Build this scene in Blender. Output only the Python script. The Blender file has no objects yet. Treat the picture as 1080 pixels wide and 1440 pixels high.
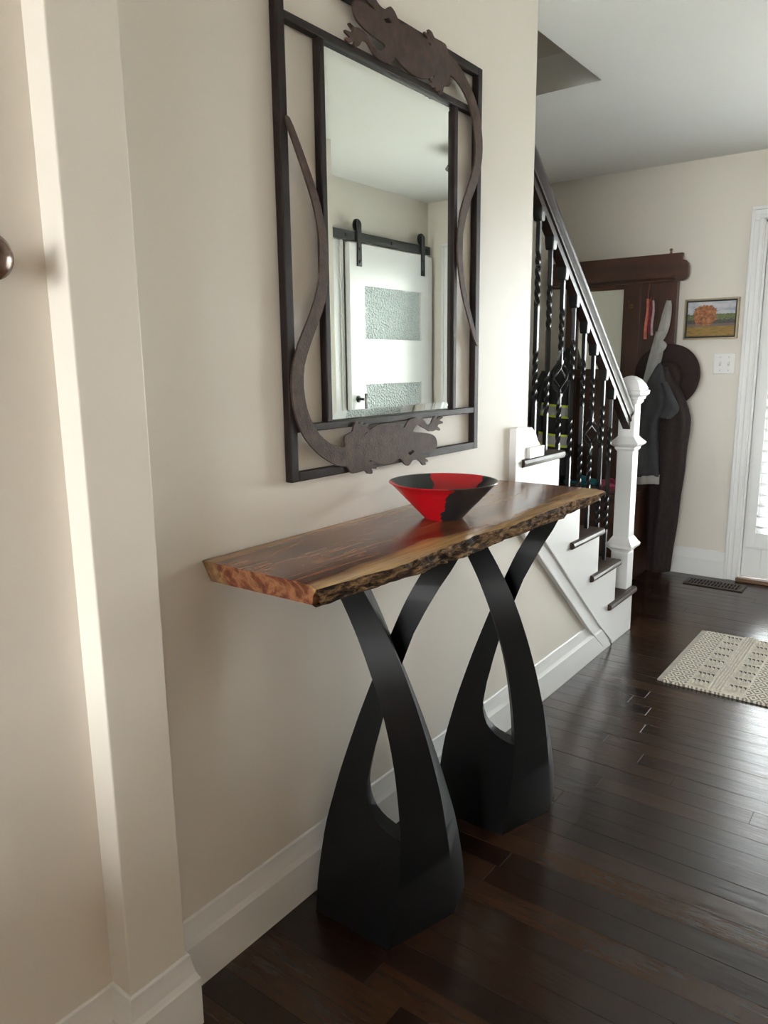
import bpy, bmesh, math, random
from mathutils import Vector, Matrix, noise
random.seed(7)
scene = bpy.context.scene
COL = scene.collection
PI = math.pi

# ------------------------------------------------------------------ camera, world, light, exposure
cam_d = bpy.data.cameras.new('camera'); cam = bpy.data.objects.new('camera', cam_d); COL.objects.link(cam)
cam_d.sensor_fit = 'HORIZONTAL'; cam_d.sensor_width = 36.0; cam_d.lens = 36.0 * 1057.42 / 1080.0
cam_d.clip_start = 0.02; cam_d.clip_end = 200
_r = Vector((0.80213, 0.59707, -0.01078)); _f = Vector((-0.58735, 0.78584, -0.19363))
_u = _r.cross(_f).normalized(); _r = _f.cross(_u).normalized(); _f.normalize()
M = Matrix((( _r.x, _u.x, -_f.x, 1.13), (_r.y, _u.y, -_f.y, 0.0), (_r.z, _u.z, -_f.z, 1.28), (0, 0, 0, 1)))
cam.matrix_world = M
scene.camera = cam

vs = scene.view_settings
vs.view_transform = 'Standard'; vs.look = 'None'; vs.gamma = 1.0; vs.use_curve_mapping = False
vs.exposure = 0.76

world = bpy.data.worlds.new('world'); scene.world = world; world.use_nodes = True
wn = world.node_tree; wn.nodes.clear()
wo = wn.nodes.new('ShaderNodeOutputWorld'); wb = wn.nodes.new('ShaderNodeBackground')
wb.inputs[0].default_value = (1.0, 0.985, 0.955, 1); wb.inputs[1].default_value = 26.5
wn.links.new(wb.outputs[0], wo.inputs[0])

def portal(name, loc, rot, sx, sy):          # marks a window so that daylight through it is sampled well
    d = bpy.data.lights.new(name, 'AREA'); d.shape = 'RECTANGLE'; d.size = sx; d.size_y = sy
    d.cycles.is_portal = True
    o = bpy.data.objects.new(name, d); COL.objects.link(o); o.location = loc; o.rotation_euler = rot
    return o
portal('daylight_front_doors', (0.99, 4.80, 1.10), (math.radians(-90), 0, 0), 1.50, 2.1)
portal('daylight_back_window', (1.55, -6.12, 1.40), (math.radians(90), 0, 0), 3.2, 1.8)

# ------------------------------------------------------------------ helpers
class MB:
    def __init__(s): s.v = []; s.f = []; s.m = []
    def add(s, vs, fs, mi=0):
        o = len(s.v); s.v += [tuple(p) for p in vs]; s.f += [tuple(i + o for i in f) for f in fs]; s.m += [mi] * len(fs); return s
    def box(s, x0, x1, y0, y1, z0, z1, mi=0):
        v = [(x0,y0,z0),(x1,y0,z0),(x1,y1,z0),(x0,y1,z0),(x0,y0,z1),(x1,y0,z1),(x1,y1,z1),(x0,y1,z1)]
        return s.add(v, [(3,2,1,0),(4,5,6,7),(0,1,5,4),(1,2,6,5),(2,3,7,6),(3,0,4,7)], mi)
    def loft(s, rings, cap=True, close=True, mi=0):
        n = len(rings[0]); o = []
        for r in rings: o += list(r)
        f = []
        for k in range(len(rings) - 1):
            for i in range(n if close else n - 1):
                j = (i + 1) % n
                f.append((k*n+i, k*n+j, (k+1)*n+j, (k+1)*n+i))
        if cap:
            f.append(tuple(reversed(range(n)))); f.append(tuple((len(rings)-1)*n + i for i in range(n)))
        return s.add(o, f, mi)
    def prism(s, poly, ax, lo, hi, mi=0):      # poly in the other two axes, ascending axis order
        def p(a, b, c):
            return (c, a, b) if ax == 0 else ((a, c, b) if ax == 1 else (a, b, c))
        return s.loft([[p(a, b, lo) for a, b in poly], [p(a, b, hi) for a, b in poly]], mi=mi)
    def lathe(s, prof, c, axis='z', n=32, cap=False, mi=0):
        rings = []
        for r, h in prof:
            ring = []
            for i in range(n):
                a = 2*PI*i/n; u, w = r*math.cos(a), r*math.sin(a)
                if axis == 'z': q = (c[0]+u, c[1]+w, c[2]+h)
                elif axis == 'x': q = (c[0]+h, c[1]+u, c[2]+w)
                else: q = (c[0]+w, c[1]+h, c[2]+u)
                ring.append(q)
            rings.append(ring)
        return s.loft(rings, cap=cap, mi=mi)
    def tube(s, path, rad, n=8, mi=0):
        pts = [Vector(p) for p in path]; rs = rad if isinstance(rad, (list, tuple)) else [rad]*len(pts)
        rings = []; up = None
        for k, p in enumerate(pts):
            t = (pts[min(k+1, len(pts)-1)] - pts[max(k-1, 0)]).normalized()
            if up is None:
                up = Vector((0, 0, 1)) if abs(t.z) < .9 else Vector((1, 0, 0))
            a = t.cross(up).normalized(); b = a.cross(t).normalized(); up = b
            rings.append([p + (a*math.cos(2*PI*i/n) + b*math.sin(2*PI*i/n))*rs[k] for i in range(n)])
        return s.loft(rings, mi=mi)
    def build(s, name, mat, parent=None, smooth=False, bevel=0, seg=2, sub=0):
        off = Vector((0, 0, 0))
        p = parent
        while p is not None: off += p.location; p = p.parent
        me = bpy.data.meshes.new(name)
        me.from_pydata([tuple(Vector(q) - off) for q in s.v], [], s.f)
        for m in (mat if isinstance(mat, (list, tuple)) else [mat]): me.materials.append(m)
        if any(s.m): me.polygons.foreach_set('material_index', s.m)
        bm = bmesh.new(); bm.from_mesh(me); bmesh.ops.recalc_face_normals(bm, faces=bm.faces); bm.to_mesh(me); bm.free()
        if smooth: me.polygons.foreach_set('use_smooth', [True]*len(me.polygons))
        o = bpy.data.objects.new(name, me); COL.objects.link(o)
        if parent is not None: o.parent = parent
        if bevel:
            b = o.modifiers.new('bevel', 'BEVEL'); b.width = bevel; b.segments = seg; b.limit_method = 'ANGLE'; b.angle_limit = math.radians(40)
        if sub:
            b = o.modifiers.new('sub', 'SUBSURF'); b.levels = sub; b.render_levels = sub
        if smooth == 'auto':
            me.polygons.foreach_set('use_smooth', [True]*len(me.polygons))
            try: me.set_sharp_from_angle(angle=math.radians(35))
            except Exception: pass
        me.update()
        return o

def tag(o, label=None, cat=None, group=None, kind=None):
    if label: o['label'] = label
    if cat: o['category'] = cat
    if group: o['group'] = group
    if kind: o['kind'] = kind
    return o
def thing(name, loc, label, cat, group=None):
    o = bpy.data.objects.new(name, None); COL.objects.link(o); o.location = loc; o.empty_display_size = .05
    return tag(o, label, cat, group)
def struct(name, mb, mat, **k):
    return tag(mb.build(name, mat, **k), kind='structure')
def label_part(o, l): o['label'] = l; return o

# ------------------------------------------------------------------ materials
def new_mat(name):
    m = bpy.data.materials.new(name); m.use_nodes = True
    nt = m.node_tree; return m, nt, nt.nodes['Principled BSDF']
def L(nt, a, b): nt.links.new(a, b)
def tex(nt, coord='Object', scale=(1,1,1), loc=(0,0,0)):
    tc = nt.nodes.new('ShaderNodeTexCoord'); mp = nt.nodes.new('ShaderNodeMapping')
    mp.inputs['Scale'].default_value = scale; mp.inputs['Location'].default_value = loc
    L(nt, tc.outputs[coord], mp.inputs['Vector']); return mp.outputs[0]
def noise_n(nt, vec, scale, detail=3, rough=.5, dist=0):
    n = nt.nodes.new('ShaderNodeTexNoise'); n.inputs['Scale'].default_value = scale
    n.inputs['Detail'].default_value = detail; n.inputs['Roughness'].default_value = rough; n.inputs['Distortion'].default_value = dist
    if vec is not None: L(nt, vec, n.inputs['Vector'])
    return n.outputs['Fac']
def ramp(nt, fac, stops, interp='LINEAR'):
    r = nt.nodes.new('ShaderNodeValToRGB'); cr = r.color_ramp; cr.interpolation = interp
    while len(cr.elements) < len(stops): cr.elements.new(.5)
    for e, (p, c) in zip(cr.elements, stops):
        e.position = p; e.color = (*c, 1) if len(c) == 3 else c
    L(nt, fac, r.inputs[0]); return r.outputs[0]
def math_n(nt, op, a, b=None, c=None, clamp=False):
    m = nt.nodes.new('ShaderNodeMath'); m.operation = op; m.use_clamp = clamp
    for i, q in enumerate((a, b, c)):
        if q is None: continue
        if isinstance(q, (int, float)): m.inputs[i].default_value = q
        else: L(nt, q, m.inputs[i])
    return m.outputs[0]
def mixc(nt, fac, a, b, mode='MIX'):
    m = nt.nodes.new('ShaderNodeMix'); m.data_type = 'RGBA'; m.blend_type = mode
    for q, i in ((fac, 0), (a, 6), (b, 7)):
        if isinstance(q, (int, float)): m.inputs[i].default_value = q
        elif isinstance(q, tuple): m.inputs[i].default_value = (*q, 1)
        else: L(nt, q, m.inputs[i])
    return m.outputs[2]
def bump(nt, bsdf, h, strength=.2, dist=.01):
    b = nt.nodes.new('ShaderNodeBump'); b.inputs['Strength'].default_value = strength; b.inputs['Distance'].default_value = dist
    L(nt, h, b.inputs['Height']); L(nt, b.outputs[0], bsdf.inputs['Normal'])
def plain(name, col, rough=.5, metal=0, var=.08, vscale=6, bmp=0, bscale=80, coat=0, stretch=(1,1,1), spec=.5):
    m, nt, b = new_mat(name)
    v = tex(nt, scale=stretch); f = noise_n(nt, v, vscale, 4)
    lo = tuple(c*(1-var) for c in col); hi = tuple(min(1, c*(1+var)) for c in col)
    L(nt, ramp(nt, f, [(.3, lo), (.7, hi)]), b.inputs['Base Color'])
    b.inputs['Roughness'].default_value = rough; b.inputs['Metallic'].default_value = metal
    b.inputs['Coat Weight'].default_value = coat; b.inputs['Specular IOR Level'].default_value = spec
    if bmp: bump(nt, b, noise_n(nt, v, bscale, 3), bmp, .004)
    return m

M_wall = plain('wall_paint', (.735,.69,.62), .50, var=.012, vscale=2, bmp=.03, bscale=220)
M_ceil = plain('ceiling_paint', (.82,.815,.79), .75, var=.01, vscale=2)
M_trim = plain('trim_paint', (.80,.80,.795), .35, var=.01, vscale=3)
M_black = plain('black_powdercoat', (.0026,.0028,.0033), .5, var=.12, vscale=9, bmp=.05, bscale=400, spec=.28)
M_iron = plain('black_iron', (.006,.006,.007), .36, var=.1, vscale=20, spec=.35)
M_blackmetal = plain('black_hardware', (.025,.028,.028), .45, var=.1)
M_bronze = plain('rusted_bronze', (.064,.038,.028), .62, var=.28, vscale=45, bmp=.35, bscale=260, spec=.25)
M_framebr = plain('frame_bronze', (.017,.0100,.0085), .5, var=.2, vscale=30, bmp=.12, bscale=200, spec=.2)
M_rail = plain('dark_rail_wood', (.024,.013,.010), .38, var=.3, vscale=14, stretch=(1,.25,.25), spec=.22)
M_tread = plain('tread_wood', (.045,.028,.019), .45, var=.35, vscale=16, stretch=(.2,1,1), spec=.25)
M_hall = plain('hall_tree_oak', (.066,.025,.014), .36, var=.35, vscale=18, stretch=(1,1,.14), coat=.2)
M_hallh = plain('hall_tree_oak_crown', (.066,.025,.014), .36, var=.35, vscale=18, stretch=(.14,1,1), coat=.2)
M_brass = plain('aged_brass', (.23,.13,.05), .35, metal=.9, var=.15)
M_knob = plain('brown_knob', (.10,.045,.02), .25, metal=.3, var=.3, vscale=30, coat=.5)

def wood_floor():
    m, nt, b = new_mat('dark_floorboards')
    oi = nt.nodes.new('ShaderNodeObjectInfo')
    tc = nt.nodes.new('ShaderNodeTexCoord'); mp = nt.nodes.new('ShaderNodeMapping'); mp.inputs['Scale'].default_value = (1.2, 9, 9)
    ad = nt.nodes.new('ShaderNodeVectorMath'); ad.operation = 'ADD'
    cb = nt.nodes.new('ShaderNodeCombineXYZ'); L(nt, math_n(nt, 'MULTIPLY', oi.outputs['Random'], 37.0), cb.inputs[0]); L(nt, math_n(nt, 'MULTIPLY', oi.outputs['Random'], 91.0), cb.inputs[2])
    L(nt, tc.outputs['Object'], mp.inputs[0]); L(nt, mp.outputs[0], ad.inputs[0]); L(nt, cb.outputs[0], ad.inputs[1])
    g = noise_n(nt, ad.outputs[0], 5.5, 7, .62, .5)
    base = ramp(nt, oi.outputs['Random'], [(0, (.016,.0065,.0035)), (.3, (.026,.0112,.0055)), (.6, (.040,.0180,.0088)), (.85, (.052,.0240,.0115)), (1, (.066,.0315,.0150))])
    grain = ramp(nt, g, [(.28, (.40,.37,.35)), (.48, (.95,.95,.95)), (.62, (1,1,1)), (.75, (.78,.75,.72))])
    big = noise_n(nt, tex(nt, scale=(1,3,1)), 3.0, 3)
    c = mixc(nt, .85, base, grain, 'MULTIPLY')
    c = mixc(nt, math_n(nt, 'MULTIPLY', big, .5), c, (.014,.007,.005))
    L(nt, c, b.inputs['Base Color'])
    L(nt, ramp(nt, g, [(.2, (.28,)*3), (.8, (.17,)*3)]), b.inputs['Roughness'])
    b.inputs['Specular IOR Level'].default_value = .55
    h = math_n(nt, 'ADD', math_n(nt, 'MULTIPLY', g, .5), noise_n(nt, tex(nt, scale=(1.5,6,1)), 4, 2))
    bump(nt, b, h, .14, .006)
    return m
M_floor = wood_floor()

def wood_top():
    m, nt, b = new_mat('walnut_slab')
    tc = nt.nodes.new('ShaderNodeTexCoord'); sp = nt.nodes.new('ShaderNodeSeparateXYZ'); L(nt, tc.outputs['Object'], sp.inputs[0])
    v = tex(nt, scale=(6, .75, 6)); g = noise_n(nt, v, 3.2, 6, .55, .6)
    v2 = tex(nt, scale=(30, 1.3, 30)); g2 = noise_n(nt, v2, 3, 4, .6, .3)
    lowf = noise_n(nt, tex(nt, scale=(.3, 1.6, .3)), 2.4, 2)
    heart = ramp(nt, g, [(.30, (.042,.011,.006)), (.43, (.125,.034,.017)), (.50, (.26,.11,.05)), (.57, (.13,.038,.019)), (.72, (.055,.014,.008))])
    fine = ramp(nt, g2, [(.3, (.62,.60,.58)), (.6, (1,1,1))])
    heart = mixc(nt, .8, heart, fine, 'MULTIPLY')
    sap = ramp(nt, g2, [(.25, (.22,.115,.045)), (.55, (.42,.25,.105)), (.8, (.52,.33,.15))])
    # sapwood follows the live edge in front (object origin at the wall side) and thin pale streaks run along the slab
    edge = math_n(nt, 'ADD', sp.outputs[0], math_n(nt, 'MULTIPLY', math_n(nt, 'SUBTRACT', lowf, .5), .10))
    edge = math_n(nt, 'ADD', edge, math_n(nt, 'MULTIPLY', math_n(nt, 'SUBTRACT', g, .5), .06))
    fac = ramp(nt, edge, [(.272, (0,)*3), (.296, (1,)*3)])
    back = ramp(nt, edge, [(.015, (.55,)*3), (.04, (0,)*3)])
    pale = ramp(nt, noise_n(nt, tex(nt, scale=(9, .35, 9), loc=(3.1,0,0)), 2.6, 2), [(.53, (0,)*3), (.62, (.75,)*3)])
    far = math_n(nt, 'MULTIPLY', ramp(nt, math_n(nt, 'ADD', sp.outputs[1], math_n(nt, 'MULTIPLY', g, .3)), [(.45, (.1,)*3), (1.1, (1,)*3)]), pale)
    c = mixc(nt, far, heart, sap)
    c = mixc(nt, back, c, sap); c = mixc(nt, fac, c, sap)
    L(nt, c, b.inputs['Base Color'])
    b.inputs['Roughness'].default_value = .22; b.inputs['Coat Weight'].default_value = .12; b.inputs['Coat Roughness'].default_value = .12
    bump(nt, b, g2, .05, .002)
    return m
M_top = wood_top()
def bark():
    m, nt, b = new_mat('live_edge_bark')
    v = tex(nt, scale=(1, .28, 1)); g = noise_n(nt, v, 75, 6, .7, .6); g1 = noise_n(nt, tex(nt, scale=(1,.6,1)), 14, 3)
    c = ramp(nt, math_n(nt, 'ADD', math_n(nt, 'MULTIPLY', g, .7), math_n(nt, 'MULTIPLY', g1, .3)), [(.40, (.010,.006,.004)), (.47, (.05,.027,.013)), (.54, (.22,.125,.055)), (.64, (.46,.30,.15))])
    L(nt, c, b.inputs['Base Color']); b.inputs['Roughness'].default_value = .85; b.inputs['Specular IOR Level'].default_value = .2
    bump(nt, b, g, 1.0, .010); return m
M_bark = bark()

def mirror_mat():
    m, nt, b = new_mat('mirror_silver'); v = tex(nt)
    L(nt, ramp(nt, noise_n(nt, v, 1.5, 1), [(0, (.87,.90,.84)), (1, (.89,.91,.85))]), b.inputs['Base Color'])
    b.inputs['Metallic'].default_value = 1; b.inputs['Roughness'].default_value = 0.0; return m
M_mirror = mirror_mat()
def glass_mat(name='window_glass', tint=(.94,.98,1.0)):
    m, nt, b = new_mat(name); nt.nodes.remove(b); o = nt.nodes['Material Output']
    t = nt.nodes.new('ShaderNodeBsdfTransparent'); g = nt.nodes.new('ShaderNodeBsdfGlossy'); g.inputs['Roughness'].default_value = .0
    fr = nt.nodes.new('ShaderNodeFresnel'); fr.inputs[0].default_value = 1.45; mx = nt.nodes.new('ShaderNodeMixShader')
    t.inputs[0].default_value = (*tint, 1)
    L(nt, fr.outputs[0], mx.inputs[0]); L(nt, t.outputs[0], mx.inputs[1]); L(nt, g.outputs[0], mx.inputs[2]); L(nt, mx.outputs[0], o.inputs[0]); return m
M_glass = glass_mat()
M_glassw = glass_mat('warm_tinted_glass', (.97,.99,1.0))
# ------------------------------------------------------------------ the setting
ZC = 2.38; XR = 1.944; YF = 4.677; XS = -1.03; XW = -.018
# floor slab with its boards
fl = struct('floor', MB().box(-1.2, 4.5, -6.3, 4.85, -.10, -.004), M_floor)
def plank_mb(x0, x1, y0, y1, j):
    g = .0004; c = .0005; x0 += g; x1 -= g; y0 += g; y1 -= g; t = j
    return MB().loft([[(x0,y0,-.006),(x1,y0,-.006),(x1,y1,-.006),(x0,y1,-.006)],
                      [(x0,y0,t-c),(x1,y0,t-c),(x1,y1,t-c),(x0,y1,t-c)],
                      [(x0+c,y0+c,t),(x1-c,y0+c,t),(x1-c,y1-c,t),(x0+c,y1-c,t)]])
rnd = random.Random(11)
W = .0715; y = .70; n = 0
while y < YF - .001:
    y1 = min(y + W, YF - .001)
    x = 0.0 if y1 < 3.50 else XS + .005
    xe = XR - .002
    first = True
    while x < xe - .01:
        ln = rnd.uniform(.25, 1.0) if first else rnd.uniform(.55, 1.25)
        first = False
        x1 = x + ln
        if xe - x1 < .22: x1 = xe
        plank_mb(x, x1, y, y1, -rnd.uniform(0, .0005)).build('floorboard', M_floor, fl)
        x = x1; n += 1
    y = y1

struct('ceiling', MB().box(-.12, 4.5, -6.3, YF + .1, ZC, ZC + .14).box(XS - .1, -.12, 3.155, YF + .1, ZC, ZC + .14), M_ceil)
# stairwell shaft that rises through the ceiling opening
struct('wall_stairwell', MB().box(XS - .1, -.121, 3.156, 3.26, ZC + .14, 4.7).box(-.119, -.02, .6, 3.26, ZC + .14, 4.7).box(XS - .1, -.02, .5, .6, -.1, 4.7).box(XS - .1, -.02, .5, 3.26, 4.7, 4.8), M_wall)
struct('wall_stair_side', MB().box(XS - .1, XS, .5, YF + .1, -.1, ZC).box(XS - .1, XS, .5, 3.156, ZC, 4.7), M_wall)
struct('wall_left', MB().box(-.12, XW, .70, 2.36, -.05, ZC).prism([(2.36,-.05),(3.30,-.05),(3.30,.02),(2.36,.84)], 0, -.12, XW), M_wall)
struct('wall_pillar', MB().box(-.12, .057, .655, .778, -.05, ZC), M_wall, bevel=.003)
struct('wall_left_near', MB().box(-.14, .0, -6.3, .656, -.05, ZC), M_wall)
struct('wall_right', MB().box(XR, XR + .12, .8, YF, -.05, ZC), M_wall)
struct('wall_right_return', MB().box(XR, 4.5, .72, .8, -.05, ZC), plain('warm_tan_return_paint', (.72,.52,.36), .6, var=.02))
# back room window wall and side window wall, behind the camera
M_tan = plain('warm_tan_paint', (.72,.52,.36), .6, var=.02)
struct('wall_back', MB().box(-.14, .05, -6.12, -6.0, -.05, ZC).box(3.05, 4.5, -6.12, -6.0, -.05, ZC).box(.05, 3.05, -6.12, -6.0, -.05, .55).box(.05, 3.05, -6.12, -6.0, 2.25, ZC), M_wall)
struct('wall_light_block', MB().box(.0, .80, -.95, -.83, -.004, .74), M_wall)  # unseen low wall, added to shade the lower pillar and left wall
struct('wall_right_near', MB().box(4.3, 4.42, -6.12, .8, -.05, ZC), M_tan)
def window(name, x0, x1, y0, y1, z0, z1, along):
    w = MB(); t = .05
    if along == 'x':
        for a in (x0, x1 - t): w.box(a, a + t, y0, y1, z0, z1)
        for a in (z0, z1 - t): w.box(x0, x1, y0, y1, a, a + t)
        k = 3
        for i in range(1, k): c = x0 + (x1 - x0)*i/k; w.box(c - .03, c + .03, y0, y1, z0, z1)
    else:
        for a in (y0, y1 - t): w.box(x0, x1, a, a + t, z0, z1)
        for a in (z0, z1 - t): w.box(x0, x1, y0, y1, a, a + t)
        c = (y0 + y1)/2; w.box(x0, x1, c - .03, c + .03, z0, z1)
    o = struct(name, w, M_trim)
    if along == 'x': MB().box(x0 + .02, x1 - .02, (y0+y1)/2 - .004, (y0+y1)/2 + .004, z0 + .02, z1 - .02).build('pane', M_glassw, o)
    else: MB().box((x0+x1)/2 - .004, (x0+x1)/2 + .004, y0 + .02, y1 - .02, z0 + .02, z1 - .02).build('pane', M_glassw, o)
window('window_1', .05, 3.05, -6.09, -6.03, .55, 2.25, 'x')
# far wall round the double doors
DX0, DX1, DZ = .235, 1.745, 2.02
struct('wall_far', MB().box(XS - .1, DX0, YF, YF + .12, -.05, ZC).box(DX1, XR + .12, YF, YF + .12, -.05, ZC).box(DX0, DX1, YF, YF + .12, DZ, ZC), M_wall)
# lawn and terrace outside
M_lawn = plain('paving_outside', (.50,.49,.45), .9, var=.1, vscale=3)
struct('floor_outside', MB().box(-25, 25, 4.86, 40, -.35, -.15).box(-25, 25, -40, -6.35, -.35, -.15), M_lawn)

# baseboards: a flat board with a coved cap
BB = [(0,0),(.018,0),(.018,.104),(.016,.108),(.012,.118),(.008,.136),(.006,.150),(.0055,.158),(.003,.161),(0,.161)]
def bb_y(mb, x, y0, y1, s=1):   # runs along y on a wall at x, facing s
    mb.prism([(x + s*a, b) for a, b in BB], 1, y0, y1)
def bb_x(mb, y, x0, x1, s=-1):
    mb.prism([(y + s*a, b) for a, b in BB], 0, x0, x1)
def sweep(path, prof, end=None):     # profile carried along a floor line with mitred corners, room on the right of travel
    rings = []
    for i, p in enumerate(path):
        p = Vector(p); ns = []
        if i > 0: d = (p - Vector(path[i-1])).normalized(); ns.append(Vector((d.y, -d.x)))
        if i < len(path) - 1: d = (Vector(path[i+1]) - p).normalized(); ns.append(Vector((d.y, -d.x)))
        if len(ns) == 2: n = (ns[0] + ns[1]); n /= n.dot(ns[0])
        else: n = ns[0]
        rings.append([(p.x + n.x*a, (p.y + n.y*a) if not (end and i == len(path)-1) else end(b), b) for a, b in prof])
    return MB().loft(rings)
struct('baseboard_left', sweep([(0, -6.0), (0, .655), (.057, .655), (.057, .778), (XW, .778), (XW, 3.245)], BB, lambda b: 3.245 - max(0, b - .012)/.836), M_trim)
m = MB(); bb_x(m, YF, XS, .166); bb_x(m, YF, 1.835, XR); struct('baseboard_far', m, M_trim)
m = MB(); bb_y(m, XR, .8, 3.55, -1); struct('baseboard_right', m, M_trim)

# ---- double doors in the far wall
d1 = bpy.data.objects.new('door_1', None); COL.objects.link(d1); d1.location = (.99, YF, 0); d1['kind'] = 'structure'
cs = MB()
def casing(mb, x0, x1, z1):      # stepped moulding, left side, right side, head
    for (a, b, p) in ((0, .072, .014), (.006, .030, .020), (.054, .072, .022)):
        mb.box(x0 - b, x0 - a, YF - p, YF, 0, z1 + a)
        mb.box(x1 + a, x1 + b, YF - p, YF, 0, z1 + a)
        mb.box(x0 - b, x1 + b, YF - p - .0005, YF, z1 + a, z1 + b)
casing(cs, DX0, DX1, DZ); cs.build('casing', M_trim, d1, bevel=.003)
MB().box(DX0 - .005, DX1 + .005, YF - .03, YF + .12, 0, .022).build('threshold', plain('threshold_oak', (.12,.06,.03), .4, var=.2, vscale=20, stretch=(.2,1,1)), d1, bevel=.004)
mj = MB().box(DX0, DX0 + .012, YF, YF + .118, .022, DZ).box(DX1 - .012, DX1, YF, YF + .118, .022, DZ).box(DX0, DX1, YF, YF + .118, DZ - .012, DZ)
mj.build('jamb', M_trim, d1)
lou_mesh = None
LW = (DX1 - DX0 - .03)/2
for k in range(2):
    x0 = DX0 + .013 + k*(LW + .004); x1 = x0 + LW
    yd = YF + .02
    lf = MB()
    for a, b, c, d in ((x0, x0+.10, .026, DZ-.016), (x1-.10, x1, .026, DZ-.016), (x0+.10, x1-.10, .026, .25), (x0+.10, x1-.10, DZ-.13, DZ-.016)):
        lf.box(a, b, yd, yd + .045, c, d)
    leaf = lf.build('door_leaf', M_trim, d1, bevel=.003)
    MB().box(x0 + .10, x1 - .10, yd + .02, yd + .026, .25, DZ - .13).build('glass_pane', M_glass, leaf)
    # plantation shutter panel hung on the leaf
    sx0, sx1, sz0, sz1 = x0 + .022, x1 - .022, .215, 1.955
    ys0, ys1 = YF - .020, YF + .012
    sf = MB()
    for a, b, c, d in ((sx0, sx0+.046, sz0, sz1), (sx1-.046, sx1, sz0, sz1), (sx0+.046, sx1-.046, sz0, sz0+.085), (sx0+.046, sx1-.046, sz1-.085, sz1)):
        sf.box(a, b, ys0, ys1, c, d)
    sf.box(sx0 - .010, sx0, ys0 + .006, YF + .03, sz0 - .010, sz1 + .01).box(sx1, sx1 + .010, ys0 + .006, YF + .03, sz0 - .010, sz1 + .01).box(sx0, sx1, ys0 + .006, YF + .03, sz0 - .010, sz0)
    sh = sf.build('shutter_frame', M_trim, d1, bevel=.002)
    zz = sz0 + .085 + .032
    prof = [(-.032,0),(-.02,.0045),(0,.0058),(.02,.0045),(.032,0),(.02,-.0045),(0,-.0058),(-.02,-.0045)]
    ang = math.radians(-21); yc = (ys0 + ys1)/2
    while zz < sz1 - .085 - .02:
        if lou_mesh is None:
            o = MB().prism([(a*math.cos(ang) - b*math.sin(ang), a*math.sin(ang) + b*math.cos(ang)) for a, b in prof], 0, 0, sx1 - sx0 - .096).build('louvre', M_trim, None, smooth='auto')
            lou_mesh = o.data
        else:
            o = bpy.data.objects.new('louvre', lou_mesh); COL.objects.link(o)
        o.parent = sh; o.location = Vector((sx0 + .048, yc, zz)) - d1.location
        zz += .062

# ---- staircase
RY = [3.505, 3.264, 3.036, 2.812, 2.589, 2.362]
TOP = [.21 + .1875*k for k in range(6)]
st = thing('staircase', (-.5, 3.3, 0), 'white painted staircase with dark wood treads behind the console table', 'staircase')
prev = 0
pts = [(3.262, 0.0), (RY[0], 0.0)]
for k in range(5):
    pts += [(RY[k], TOP[k] - .028), (RY[k+1], TOP[k] - .028)]
pts += [(2.300, TOP[4] - .028), (2.300, .812)]
MB().prism(pts, 0, -.035, .0).build('stringer', M_trim, st)
for k in range(5):
    z0 = 0 if k == 0 else TOP[k-1]
    MB().box(XS + .003, -.036, RY[k] - .018, RY[k], z0, TOP[k] - .028).build('riser', M_trim, st)
    ye = RY[k+1] if k < 4 else 2.362
    t = MB().box(XS + .003, -.004, ye - .017, RY[k] + .018, TOP[k] - .028, TOP[k])
    to = t.build('tread', M_tread, st)
    # rounded front nosing and the return nosing on the open side
    yb, yf = RY[k+1] - .085, RY[k] + .018
    prof = [(-.004,-.028),(.008,-.028),(.0155,-.024),(.019,-.014),(.0155,-.004),(.008,0),(-.004,0)]
    nm = MB()
    nm.loft([[(a, yb, TOP[k] + b) for a, b in prof], [(a, yf, TOP[k] + b) for a, b in prof], [(min(a, .012), yf + .010, TOP[k] + b*.9 - .0014) for a, b in prof]])
    nm.prism([(RY[k] + .018 + a, TOP[k] + b) for a, b in [(0,-.028),(.006,-.028),(.012,-.022),(.014,-.014),(.012,-.006),(.006,0),(0,0)]], 0, XS + .003, .006)
    nm.build('nosing', M_tread, to, smooth='auto')
# sloping trim under the stringer: flat band with a raised bead along each edge
def slope_band(mb, o0, o1, x1, x0=XW):
    # offsets measured horizontally left of the outer line y = 3.254 - (z - .012)/.836
    f = lambda z, o: 3.254 - (z - .012)/.836 - o
    mb.loft([[(x0, f(za, o0), za), (x0, f(zb, o1), zb), (x1, f(zb, o1), zb), (x1, f(za, o0), za)] for za, zb in ((.012, .150), (.80, .80))])
m = MB(); slope_band(m, .0, .115, -.004); slope_band(m, .0, .020, .004); slope_band(m, .097, .117, .002)
m.build('panel_trim', M_trim, st, bevel=.002)
# trim block that finishes the wall end where it meets the fifth tread
m = MB().prism([(2.232,.72),(2.232,1.066),(2.240,1.070),(2.345,1.063),(2.375,1.045),(2.395,1.015),(2.415,.998),(2.415,.962),(2.300,.962),(2.300,.72)], 0, -.02, .006)
m.box(-.01, .017, 2.315, 2.425, .9605, .996)
m.build('wall_end_trim', M_trim, st)

# ---- railing
rl = thing('stair_railing', (-.05, 3.30, .3), 'dark wood handrail on black twisted iron balusters with a white newel post', 'railing')
SL = -.826
def rz(y): return 1.886 + SL*(y - 2.476)        # top of rail
prof = [(-.030,-.030),(-.032,-.018),(-.028,-.006),(-.016,0),(.016,0),(.028,-.006),(.032,-.018),(.030,-.030),(.022,-.042),(.022,-.056),(.014,-.062),(-.014,-.062),(-.022,-.056),(-.022,-.042)]
xr = -.050
m = MB().loft([[(xr + a, yy, rz(yy) + b*1.25) for a, b in prof] for yy in (2.36, 2.9, 3.452)])
hr = m.build('handrail', M_rail, rl, smooth='auto')
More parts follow.
